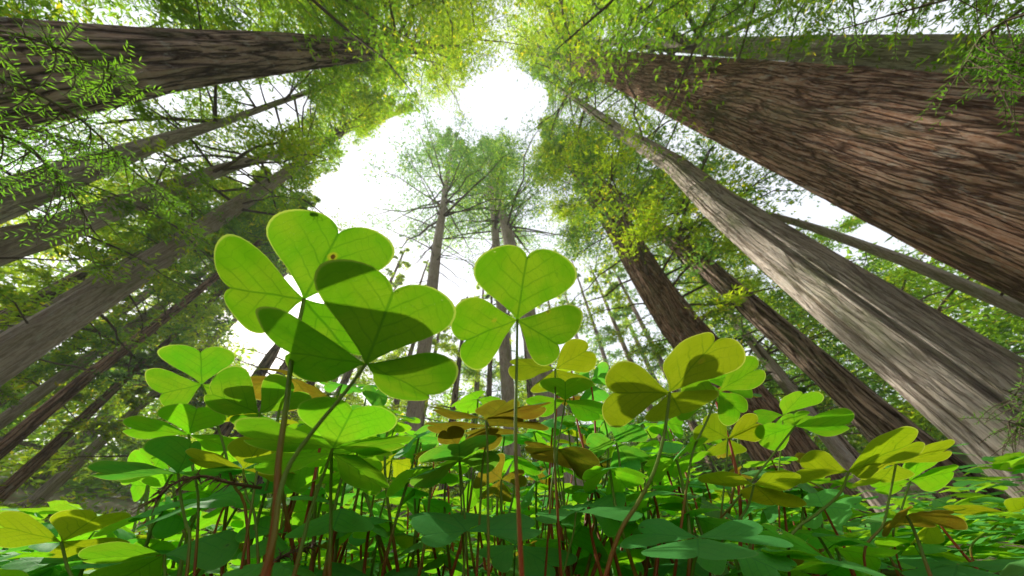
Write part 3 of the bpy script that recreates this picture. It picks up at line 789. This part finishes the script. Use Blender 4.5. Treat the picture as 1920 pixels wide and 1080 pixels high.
H('W', "bright green clover farthest right before the grey trunk foot", 'y', (1707, 902),
  [((1724, 865), (1688, 872), (1757, 864)), ((1783, 884), (1756, 872), (1735, 920)), ((1645, 914), (1652, 890), (1680, 922))],
  [(1692, 950), (1675, 1010)], R=0.026)
H('X', "wide blue green clover seen from above, low right of middle", 'd', (1308, 1008),
  [((1207, 1000), (1240, 970), (1188, 1027)), ((1415, 1000), (1375, 970), (1450, 1020)), ((1308, 1041), (1205, 1026), (1415, 1026))],
  [(1306, 1040), (1298, 1078)], R=0.024, curve=0.35, side=-1)
H('Y', "small pale green clover seen from above left of the blue green one", 'g', (1080, 960),
  [((1013, 967), (1040, 951), (1045, 977)), ((1180, 955), (1140, 944), (1160, 970)), ((1075, 946), (1050, 950), (1110, 945))],
  [(1075, 1000), (1060, 1060)], R=0.022, curve=0.35, side=-1)
H('Z', "deep green clover flat at the bottom left of the middle stem", 'd', (875, 996),
  [((800, 1000), (798, 962), (842, 1018)), ((992, 990), (945, 956), (965, 1004)), None],
  [(872, 1040), (868, 1085)], R=0.024, curve=0.4, side=-1)
H('AA', "round leaved deep green clover cut by the bottom edge in the middle", 'd', (966, 1022),
  [((925, 1045), (908, 1022), (958, 1062)), ((1035, 1062), (1064, 1030), (985, 1085)), None],
  [(964, 1070), (962, 1100)], R=0.021, curve=0.5, side=-1)
H('BB', "blue green and lime clover cut by the bottom edge at left", 'g', (308, 1040),
  [((175, 1042), (235, 1008), (250, 1046)), ((215, 1092), (190, 1062), (300, 1115)), ((432, 992), (365, 1008), (395, 1065))],
  [(310, 1085), (312, 1120)], R=0.024, curve=0.5, side=0)
H('CC', "olive clover at the far left bottom with one shaded leaflet", 'o', (115, 1016),
  [((15, 985), (60, 958), (20, 1022)), ((183, 966), (95, 966), (235, 975)), ((190, 1035), (235, 1002), (90, 1040))],
  [(125, 1060), (135, 1110)], R=0.027, curve=0.5)
H('EE', "deep green clover peeking in at the bottom edge left of middle", 'd', (702, 1088),
  [((622, 1066), (645, 1052), (625, 1090)), ((790, 1070), (750, 1056), (770, 1090)), None],
  [(702, 1110), (700, 1130)], R=0.024, curve=0.5, side=-1)
H('FF', "olive clover lying flat with dark outlines above the blue green one", 'o', (1414, 909),
  [((1317, 903), (1375, 881), (1372, 908)), ((1495, 900), (1440, 880), (1450, 918)), ((1452, 944), (1384, 920), (1502, 930))],
  [(1402, 950), (1378, 985), (1350, 1030)], R=0.025)
H('GG', "olive clover lying flat at the right edge before the trunk foot", 'o', (1890, 961),
  [((1780, 955), (1830, 944), (1822, 967)), ((1955, 945), (1880, 937), (1960, 960)), ((1900, 978), (1865, 969), (1940, 975))],
  [(1865, 988), (1820, 1030)], R=0.026, curve=0.5)
H('HH', "deep green clover edge on at the bottom right corner", 'd', (1797, 1058),
  [((1690, 1042), (1755, 1036), (1740, 1060)), ((1930, 1057), (1860, 1046), (1860, 1066)), None],
  [(1790, 1085), (1780, 1110)], R=0.025, curve=0.5, side=-1)
H('II', "deep green clover with a raised leaflet left of the middle stem", 'd', (862, 864),
  [((928, 847), (900, 842), (903, 882)), ((776, 893), (818, 872), (822, 900)), None],
  [(868, 920), (872, 980)], R=0.022)

# low crowd of clovers between the tall ones
SIL = np.array([(0, 985), (120, 970), (230, 930), (270, 800), (330, 770), (420, 780), (480, 740), (560, 730), (640, 720), (760, 715), (840, 660), (900, 650), (1100, 660), (1150, 760),
                (1250, 770), (1330, 700), (1420, 740), (1460, 780), (1600, 820), (1690, 850), (1760, 920), (1920, 965)])
rf = np.random.default_rng(42)
def filler_meshes(i):
    r_ = np.random.default_rng(900 + i); ms = []
    for k in range(3):
        Rn = 0.024 * r_.uniform(0.9, 1.1); N = np.array([r_.normal(0, .12), r_.normal(0, .12), 1.0])
        a = k * 2.094 + r_.normal(0, .08); tilt = r_.uniform(-0.35, 0.30)
        d = np.array([math.cos(a), math.sin(a), tilt]); d /= np.linalg.norm(d)
        s = np.cross(UPV, d); s /= np.linalg.norm(s); s = s + UPV * r_.normal(0, 0.15)
        f1, f2 = r_.uniform(-.3, .15, 2)
        ms.append(leaflet_mesh(d * Rn, (s + UPV * f1) * Rn, (-s + UPV * f2) * Rn, np.cross(d, s) * 1.0, r_, 1.0))
    return ms
FM = [filler_meshes(i) for i in range(14)]
SM = []
for i in range(8):
    r_ = np.random.default_rng(300 + i); b = r_.normal(0, 0.22, 2)
    t_ = np.linspace(0, 1, 14)
    ln = np.stack([b[0] * (1 - t_) ** 1.5, b[1] * (1 - t_) ** 1.5, t_ - 1], 1)
    ln[:, 0] += 0.03 * np.sin(t_ * 5 + i); ln[:, 0] -= ln[-1, 0]
    V, Fq, uv = tube_arrays(ln, np.linspace(1.25, 0.9, 14), 6)
    SM.append((ln, mesh_from("stem", np.zeros((1, 3)), np.zeros((0, 4), int), [])))
def stem_shift(px, py, P):
    for k in range(60):
        w = ray(px, py + 12 * k); Q = CAM + w * (P[1] - CAM[1]) / max(w[1], 0.1)
        if Q[2] < 0 or abs(Q[0] - P[0]) > P[2]: break
    dx = float(np.clip(Q[0] - P[0], -P[2], P[2])); return (dx * rf.uniform(0.6, 1.15), rf.normal(0, 0.12) * P[2])
def filler_stem(i, h, sh):
    ln = SM[i][0].copy() * h; ln[:, :2] += np.linspace(1, 0, 14)[:, None] ** 1.4 * np.array(sh)
    V, Fq, uv = tube_arrays(ln, np.linspace(0.00115, 0.0008, 14), 6)
    return mesh_from("stem", V, Fq, [M_STEM], uvs={"leaf": uv})
count = 0; tries = 0; placed = []
zone = lambda px: "left third" if px < 640 else ("middle" if px < 1280 else "right third")
tn = {'y': "lime green", 'g': "fresh green", 'd': "deep green", 'o': "olive", 'b': "brownish"}
while count < 300 and tries < 60000:
    tries += 1
    px = rf.uniform(-80, 2000); top = np.interp(px, SIL[:, 0], SIL[:, 1]) + 25
    py = top + (1075 - top) * rf.random() ** 0.9
    d = rf.uniform(0.21, 0.48) if count < 120 else rf.uniform(0.34, 1.0)
    if count >= 215:                      # taller ones standing right behind the front row
        px = rf.uniform(520, 1480); py = top + rf.uniform(25, 170); d = rf.uniform(0.22, 0.40)
    P = at(px, py, d)
    if not (0.02 < P[2] < 0.18): continue
    if any(np.linalg.norm((P - q) * np.array([1, 1, 1.3])) < 0.024 for q in placed): continue
    fr_ = 0.026 * F / d * 0.8
    if any(math.hypot((px - c[0]), (py - c[1]) * 1.6) < R_ + fr_ * 0.7 and d < dh + 0.015 for c, R_, dh in HERO_SPOTS): continue
    placed.append(P); count += 1
    tk = rf.choice(list('yyggggddob'))
    lab = f"small {tn[tk]} clover in the low crowd, {zone(px)} of the patch"
    h = P[2]
    root = thing("clover", lab, "clover", P, group=f"low crowded {tn[tk]} clovers, {zone(px)}")
    mi = int(rf.integers(0, 14)); yaw = rf.uniform(0, 6.28)
    s = rf.uniform(0.55, 0.98)
    root.scale = (1, 1, 1)
    rot = Matrix.Rotation(yaw, 3, 'Z')
    tl = Matrix.Rotation(rf.normal(0, 0.22), 3, 'X') @ Matrix.Rotation(rf.normal(0, 0.22), 3, 'Y')
    col = np.array(TINT[tk]) * rf.uniform(1.35, 1.8) * rf.uniform(0.92, 1.08, 3)  # colour brightened to make up for the shade low in the crowd
    for me in FM[mi]:
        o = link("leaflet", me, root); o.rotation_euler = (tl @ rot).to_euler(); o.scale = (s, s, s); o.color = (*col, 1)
    o = link("stem", filler_stem(int(rf.integers(0, 8)), h + 0.004, stem_shift(px, py, P)), root)
    red = rf.random() < 0.55
    o.color = (0.42, 0.09, 0.03, 1) if red and rf.random() < 0.5 else (0.20, 0.30, 0.04, 1)
print("FILLERS", count, tries)

# the rest of the carpet running away under the trees: uncountable
def carpet():
    r_ = np.random.default_rng(77); V, Fq, UV, RM = [], [], [], []; n0 = 0
    out = np.array([(0, 0), (.37, .42), (.76, .87), (1.1, .78), (1.2, .37), (1, 0)])
    n = 5200
    D = 0.75 + 7.0 * r_.random(n) ** 1.6; az = r_.uniform(-1.35, 1.35, n); D[3600:4600] = r_.uniform(0.5, 0.95, 1000); D[4600:] = r_.uniform(0.42, 1.0, 600); az[4600:] *= 0.5
    for i in range(n):
        c = np.array([D[i] * math.sin(az[i]), D[i] * math.cos(az[i]), r_.uniform(0.03, 0.12) if i < 3600 else r_.uniform(0.01, 0.045) if i < 4600 else r_.uniform(0.04, 0.105)])
        R = 0.024 * r_.uniform(0.8, 1.2) * (1 if i < 3600 else 0.75); y0 = r_.uniform(0, 6.28)
        for k in range(3):
            a = y0 + k * 2.094; d = np.array([math.cos(a), math.sin(a), r_.uniform(-.3, .25)]); s = np.array([-math.sin(a), math.cos(a), r_.normal(0, .15)])
            for sg in (1, -1):
                p = c + R * (out[:, :1] * d + sg * out[:, 1:] * s + np.array([0, 0, 1]) * (-0.15 * out[:, 1:] ** 2))
                V.append(p); UV.append(out * [1, sg]); RM.append(np.zeros((6, 2)))
                q = [[0, 1, 2, 5], [5, 2, 3, 4]] if sg < 0 else [[5, 2, 1, 0], [4, 3, 2, 5]]
                Fq.append(np.array(q) + n0); n0 += 6
    o = link("clover_carpet", mesh_from("clover_carpet", np.vstack(V), np.vstack(Fq), [M_LEAF], uvs={"leaf": np.vstack(UV), "rim": np.vstack(RM)}))
    o.color = (0.36, 0.72, 0.02, 1)
    tag(o, "carpet of distant clover leaves running away under the trees", "clover", kind="stuff")
carpet()

# ------------------------------------------------------------------ undergrowth shrubs at the foot of the forest
def shrub(label, px, py, D, R, h, fol, group):
    r_ = ray(px, py); hh = math.hypot(r_[0], r_[1]); x, y = r_[0] / hh * D, r_[1] / hh * D
    rng = np.random.default_rng(int(px * 7 + D * 100)); b3 = np.array([x, y, 0.0])
    t = thing("shrub", label, "shrub", b3, group)
    SV, SF, n0, P, T = [], [], 0, [], []
    for k in range(26):
        a = rng.uniform(0, 6.28); rr = R * rng.uniform(.4, 1.1); hz = h * rng.uniform(.5, 1.1)
        s = np.linspace(0, 1, 8)
        ln = np.stack([math.cos(a) * rr * s, math.sin(a) * rr * s, hz * np.sin(s * 2.0)], 1)
        v, f, _ = tube_arrays(ln, np.linspace(0.012, 0.003, 8), 4); SV.append(v); SF.append(f + n0); n0 += len(v)
        for q in range(70):
            u = rng.uniform(.15, 1); p = np.array([np.interp(u, s, ln[:, c]) for c in range(3)])
            P.append(p + rng.normal(0, .05 * R + 0.01, 3)); T.append(rng.normal(0, 1, 3) * [1, 1, .4])
    P, T = np.array(P), np.array(T); T /= np.linalg.norm(T, axis=1)[:, None]
    n = len(P); nrm = np.stack([rng.normal(0, .5, n), rng.normal(0, .5, n), np.ones(n)], 1)
    sd = np.cross(T, nrm); sd /= np.linalg.norm(sd, axis=1)[:, None]
    ln_ = 0.055 * R * rng.uniform(.6, 1.5, n)[:, None] + 0.02; wd = ln_ * 0.2
    q = np.stack([P, P + T * ln_ * .5 + sd * wd, P + T * ln_, P + T * ln_ * .5 - sd * wd], 1).reshape(-1, 3)
    link("stem", mesh_from("stem", np.vstack(SV), np.vstack(SF), [M_TWIG]), t)
    link("foliage", mesh_from("foliage", q, np.arange(n * 4).reshape(-1, 4), [fol], tone=rng.random(n), smooth=False), t)
SH = [(60, 960, 8.0, 1.1, 0.7), (170, 950, 9.5, 1.2, 0.9), (260, 940, 8.5, 1.0, 0.6), (420, 930, 9, 1.3, 0.9), (1480, 950, 11, 1.4, 1.0), (1900, 960, 10, 1.2, 0.8),
      (700, 950, 9, 1.4, 1.5), (1000, 950, 10, 1.5, 1.6), (1250, 950, 9, 1.4, 1.6), (-40, 930, 7.0, 0.9, 0.6)]
for i, (px, py, D, R, h) in enumerate(SH):
    left = px < 960
    shrub(f"leafy undergrowth shrub low behind the clovers on the {'left' if left else 'right'}", px, py, D, R, h, [M_FOL_GOLD, M_FOL, M_FOL_COOL][i % 3],
          f"undergrowth shrubs on the {'left' if left else 'right'}")

# ------------------------------------------------------------------ far wood that reads as one mass
def far_wood():
    rng = np.random.default_rng(21); n = 130000
    az = rng.uniform(-1.6, 1.6, n); D = rng.uniform(26, 44, n); z = 15 * rng.random(n) ** 1.25
    # crowns of uneven height along the ring
    top = 9 + 4 * np.sin(az * 23) + 3 * np.sin(az * 41 + 1) + 2 * np.sin(az * 77 + 2)
    z *= np.clip(top, 4, 16) / 15
    P = np.stack([D * np.sin(az), D * np.cos(az), z + ground_h(D)], 1)
    P = P[~sun_gap(P, 2.0)]; n = len(P)
    T = rng.normal(0, 1, (n, 3)) * [1, 1, .5]; T /= np.linalg.norm(T, axis=1)[:, None]
    sd = np.cross(T, rng.normal(0, 1, (n, 3))); sd /= np.linalg.norm(sd, axis=1)[:, None]
    ln = rng.uniform(0.25, 0.75, n)[:, None]; wd = ln * 0.16
    q = np.stack([P, P + T * ln * .5 + sd * wd, P + T * ln, P + T * ln * .5 - sd * wd], 1).reshape(-1, 3)
    o = link("far_wood", mesh_from("far_wood", q, np.arange(n * 4).reshape(-1, 4), [M_FOL], tone=rng.random(n), smooth=False))
    tag(o, "far off wood of pale green foliage closing the view behind the trunks", "wood", kind="stuff")
far_wood()

# ------------------------------------------------------------------ saplings with boughs close above the camera
def sapling(label, base, boughs, seed, leaf=0.025, fol=None):
    rng = np.random.default_rng(seed)
    b3 = np.array([base[0], base[1], 0.0]); t = thing("redwood_sapling", label, "sapling", b3)
    ztop = max(b[0][2] for b in boughs) + 0.03
    z = np.linspace(-0.1, ztop, 14)
    ln = np.stack([b3[0] + 0.04 * np.sin(z * 2), b3[1] + 0.03 * np.cos(z * 2.3), z], 1)
    V, Fq, _ = tube_arrays(ln, np.linspace(0.022, 0.010, 14), 10)
    link("trunk", mesh_from("trunk", V - b3, Fq, [M_TWIG]), t)
    for path in boughs:
        path = np.array([[b3[0], b3[1], path[0][2]]] + [list(p) for p in path])
        line = smooth_line(path, 26)
        V, Fq, _ = tube_arrays(line, np.linspace(0.006, 0.0016, 26), 6)
        TV, TF, n0 = [V], [Fq], len(V); Q, tone = [], []
        for k in range(64):
            u = 0.22 + 0.78 * rng.random()
            x = u * 25; i = min(int(x), 24); p = line[i] * (1 - (x - i)) + line[i + 1] * (x - i)
            tv = line[i + 1] - line[i]; tv /= np.linalg.norm(tv)
            sd = np.cross(tv, UPV); sd /= np.linalg.norm(sd)
            d = tv * rng.uniform(-.1, .9) + sd * (1 if k % 2 else -1) * rng.uniform(.2, 1) + np.array([0, 0, rng.uniform(-1.1, .2)])
            d /= np.linalg.norm(d); L = rng.uniform(0.05, 0.19) * (1.15 - 0.5 * u)
            s = np.linspace(0, 1, 8)[:, None]
            bend = rng.normal(0, 0.22 * L, 3) - np.array([0, 0, 0.3 * L])
            tw = p + d * L * s + bend * s ** 2
            v, f, _ = tube_arrays(tw, np.linspace(0.0014, 0.0006, 8), 4); TV.append(v); TF.append(f + n0); n0 += len(v)
            s2 = np.cross(d, UPV); s2 /= np.linalg.norm(s2) + 1e-9; nr = np.cross(s2, d)
            m = int(L / 0.008)
            for j in range(m):
                f_ = (j + 0.5) / m; q0 = p + d * L * f_ + bend * f_ ** 2
                if rng.random() < 0.18: continue
                for sg in (1, -1):
                    dd = d * rng.uniform(.4, .9) + sg * s2 * 0.8 + nr * rng.normal(0, .35); dd /= np.linalg.norm(dd)
                    ll = leaf * rng.uniform(.6, 1.0) * (1 - 0.55 * abs(f_ - 0.4)); w_ = np.cross(dd, nr); w_ *= 0.0013 / (np.linalg.norm(w_) + 1e-9)
                    Q.append([q0, q0 + dd * ll * .5 + w_, q0 + dd * ll, q0 + dd * ll * .5 - w_]); tone.append(rng.uniform(.2, .85))
        bo = link("bough", mesh_from("bough", np.vstack(TV) - b3, np.vstack(TF), [M_TWIG]), t)
        Q = np.array(Q).reshape(-1, 3) - b3
        link("foliage", mesh_from("foliage", Q, np.arange(len(Q)).reshape(-1, 4), [fol or M_NEAR], tone=tone, smooth=False), bo)

def P_(px, py, d): return at(px, py, d)
sapling("young redwood whose fine boughs hang in at the upper left", P_(-700, 300, 2.0),
        [[P_(-260, 160, 1.7), P_(-20, 150, 1.45), P_(130, 210, 1.35), P_(235, 300, 1.35)],
         [P_(-260, 60, 1.7), P_(0, 60, 1.5), P_(150, 110, 1.4), P_(270, 170, 1.4)],
         [P_(-260, 300, 1.6), P_(-20, 250, 1.4), P_(110, 330, 1.4), P_(180, 440, 1.5)],
         [P_(-260, 220, 1.6), P_(40, 240, 1.7), P_(220, 300, 1.8), P_(330, 390, 1.9)]], 3)
sapling("young redwood whose fine boughs droop in at the upper right", P_(2500, 300, 2.0),
        [[P_(2150, 20, 1.6), P_(1960, 20, 1.4), P_(1850, 60, 1.3), P_(1800, 140, 1.25)],
         [P_(2150, -60, 1.8), P_(1900, -30, 1.7), P_(1700, 20, 1.7), P_(1560, 60, 1.7)],
         [P_(2150, 60, 1.6), P_(1990, 60, 1.4), P_(1900, 90, 1.35), P_(1870, 170, 1.3)]], 4)
sapling("young redwood whose bright spray hangs over the top edge right of middle", P_(1500, -900, 2.6),
        [[P_(1400, -160, 2.6), P_(1300, -20, 2.4), P_(1220, 40, 2.3), P_(1160, 95, 2.2)],
         [P_(1500, -150, 2.6), P_(1420, -20, 2.6), P_(1360, 30, 2.6), P_(1290, 60, 2.6)]], 5)
sapling("small leafy sapling at the right edge before the grey trunk", P_(2250, 760, 2.2),
        [[P_(2080, 740, 1.9), P_(1980, 730, 1.8), P_(1930, 750, 1.75), P_(1880, 730, 1.7)],
         [P_(2080, 800, 1.9), P_(1980, 800, 1.8), P_(1920, 800, 1.75), P_(1890, 790, 1.7)]], 6)

# ------------------------------------------------------------------ small things
def blob_mesh(name, r, mat, seg=20, flat=1.0):
    V, Fq = [], []
    for i in range(seg // 2 + 1):
        ph = math.pi * i / (seg // 2)
        for j in range(seg):
            th = 2 * math.pi * j / seg; V.append((r * math.sin(ph) * math.cos(th), r * math.sin(ph) * math.sin(th), r * flat * math.cos(ph)))
    for i in range(seg // 2):
        for j in range(seg): Fq.append((i * seg + j, i * seg + (j + 1) % seg, (i + 1) * seg + (j + 1) % seg, (i + 1) * seg + j)[::-1])
    return mesh_from(name, V, Fq, [mat])
def drop(label, key, px, py, r):
    C, L, d = HERO_FRAMES[key]; dd = d
    rr = ray(px, py); best = None
    for l in L:                      # where the sight line meets that clover's leaflets
        q = np.dot(l[3], rr)
        if abs(q) < .05: continue
        P = CAM + rr * (np.dot(l[3], C - CAM) / q); w = np.linalg.norm(P - C)
        if w < 1.5 * np.linalg.norm(l[0]) and (best is None or abs(w - np.linalg.norm(l[0])) < best[0]): best = (abs(w - np.linalg.norm(l[0])), P, l[3])
    P = best[1] - rr * r * 0.6
    o = link("water_droplet", blob_mesh("water_droplet", r, M_WATER, flat=0.85), None, P)
    tag(o, label, "droplet")
drop("water droplet at the notch of the large front clover", 'A', 742, 548, 0.0006)
drop("water droplet at the top notch of the tall middle clover", 'C', 989, 484, 0.0006)
drop("water droplet on the right leaflet of the tall middle clover", 'C', 1045, 642, 0.0006)
drop("large clear water droplet on the blue green clover's right leaflet", 'X', 1462, 996, 0.0010)

def insect():
    C, L, d = HERO_FRAMES['B']; l = L[0]; rr = ray(586, 405)
    P = CAM + rr * (np.dot(l[3], C - CAM) / np.dot(l[3], rr)) + l[3] * 0.0012
    t = thing("insect", "tiny dark insect on the top leaflet of the tall left clover", "insect", P)
    V, Fq, _ = tube_arrays(np.array([(-.002, 0, 0), (-.0012, 0, .0002), (0, 0, .0003), (.0012, 0, .0002), (.002, 0, 0)]), [.0002, .0009, .0008, .0007, .0002], 10)
    link("body", mesh_from("body", V, Fq, [M_INSECT]), t)
    for sx in (-1, 0, 1):
        for sy in (-1, 1):
            V, Fq, _ = tube_arrays(np.array([(sx * .0006, sy * .0005, .0002), (sx * .0016, sy * .0022, .0008), (sx * .0024, sy * .0034, -.0006)]), .00012, 5)
            link("leg", mesh_from("leg", V, Fq, [M_INSECT]), t)
insect()

def dead_spray(label, pix, d, seed, needle=0.0035):
    rng = np.random.default_rng(seed); pts = smooth_line([at(x, y, dd) for x, y, dd in zip(*zip(*pix), d)], 40)
    b3 = pts[0].copy(); t = thing("dead_twig", label, "twig", b3)
    V, Fq, _ = tube_arrays(pts, np.linspace(0.0007, 0.0003, 40), 6)
    link("twig", mesh_from("twig", V - b3, Fq, [M_DEAD]), t)
    NV_, NF_, n0 = [], [], 0
    for i in range(2, 40):
        for k in range(2):
            tv = pts[i] - pts[i - 1]; tv /= np.linalg.norm(tv); dd = tv * 0.8 + rng.normal(0, .6, 3); dd /= np.linalg.norm(dd)
            v, f, _ = tube_arrays(np.array([pts[i], pts[i] + dd * needle * .6, pts[i] + dd * needle * rng.uniform(.9, 1.4) - [0, 0, .001]]), [.0002, .00025, .0001], 4)
            NV_.append(v); NF_.append(f + n0); n0 += len(v)
    link("needle", mesh_from("needle", np.vstack(NV_) - b3, np.vstack(NF_), [M_DEAD]), t)
dead_spray("dried brown needle spray caught under the dark jutting clover", [(490, 915), (430, 905), (380, 893), (330, 905), (285, 940)], [.20, .195, .19, .185, .18], 1)
dead_spray("rotting brown twig on the ground at bottom middle", [(820, 1062), (870, 1066), (920, 1060), (960, 1070)], [.30, .30, .31, .31], 2, 0.008)
dead_spray("dark curled dead frond among the red stems at lower left", [(500, 1062), (535, 1040), (565, 1030), (585, 1022)], [.22, .22, .22, .22], 3, 0.004)

# ------------------------------------------------------------------ the misty air between the trees
def haze():
    m = bpy.data.materials.new("forest_air"); m.use_nodes = True; t = m.node_tree; t.nodes.clear()
    o_ = t.nodes.new("ShaderNodeOutputMaterial"); v = t.nodes.new("ShaderNodeVolumePrincipled")
    v.inputs['Color'].default_value = (0.92, 0.95, 0.97, 1); v.inputs['Density'].default_value = 0.0018
    v.inputs['Anisotropy'].default_value = 0.35
    t.links.new(v.outputs[0], o_.inputs['Volume'])
    a, z0, z1 = 140.0, -1.3, 64.0
    V = [(x, y, z) for z in (z0, z1) for x, y in ((-a, -a), (a, -a), (a, a), (-a, a))]
    Fq = [(3, 2, 1, 0), (4, 5, 6, 7), (0, 1, 5, 4), (1, 2, 6, 5), (2, 3, 7, 6), (3, 0, 4, 7)]
    tag(link("haze", mesh_from("haze", V, Fq, [m], smooth=False)), kind="stuff")
haze()
SC.cycles.volume_bounces = 1
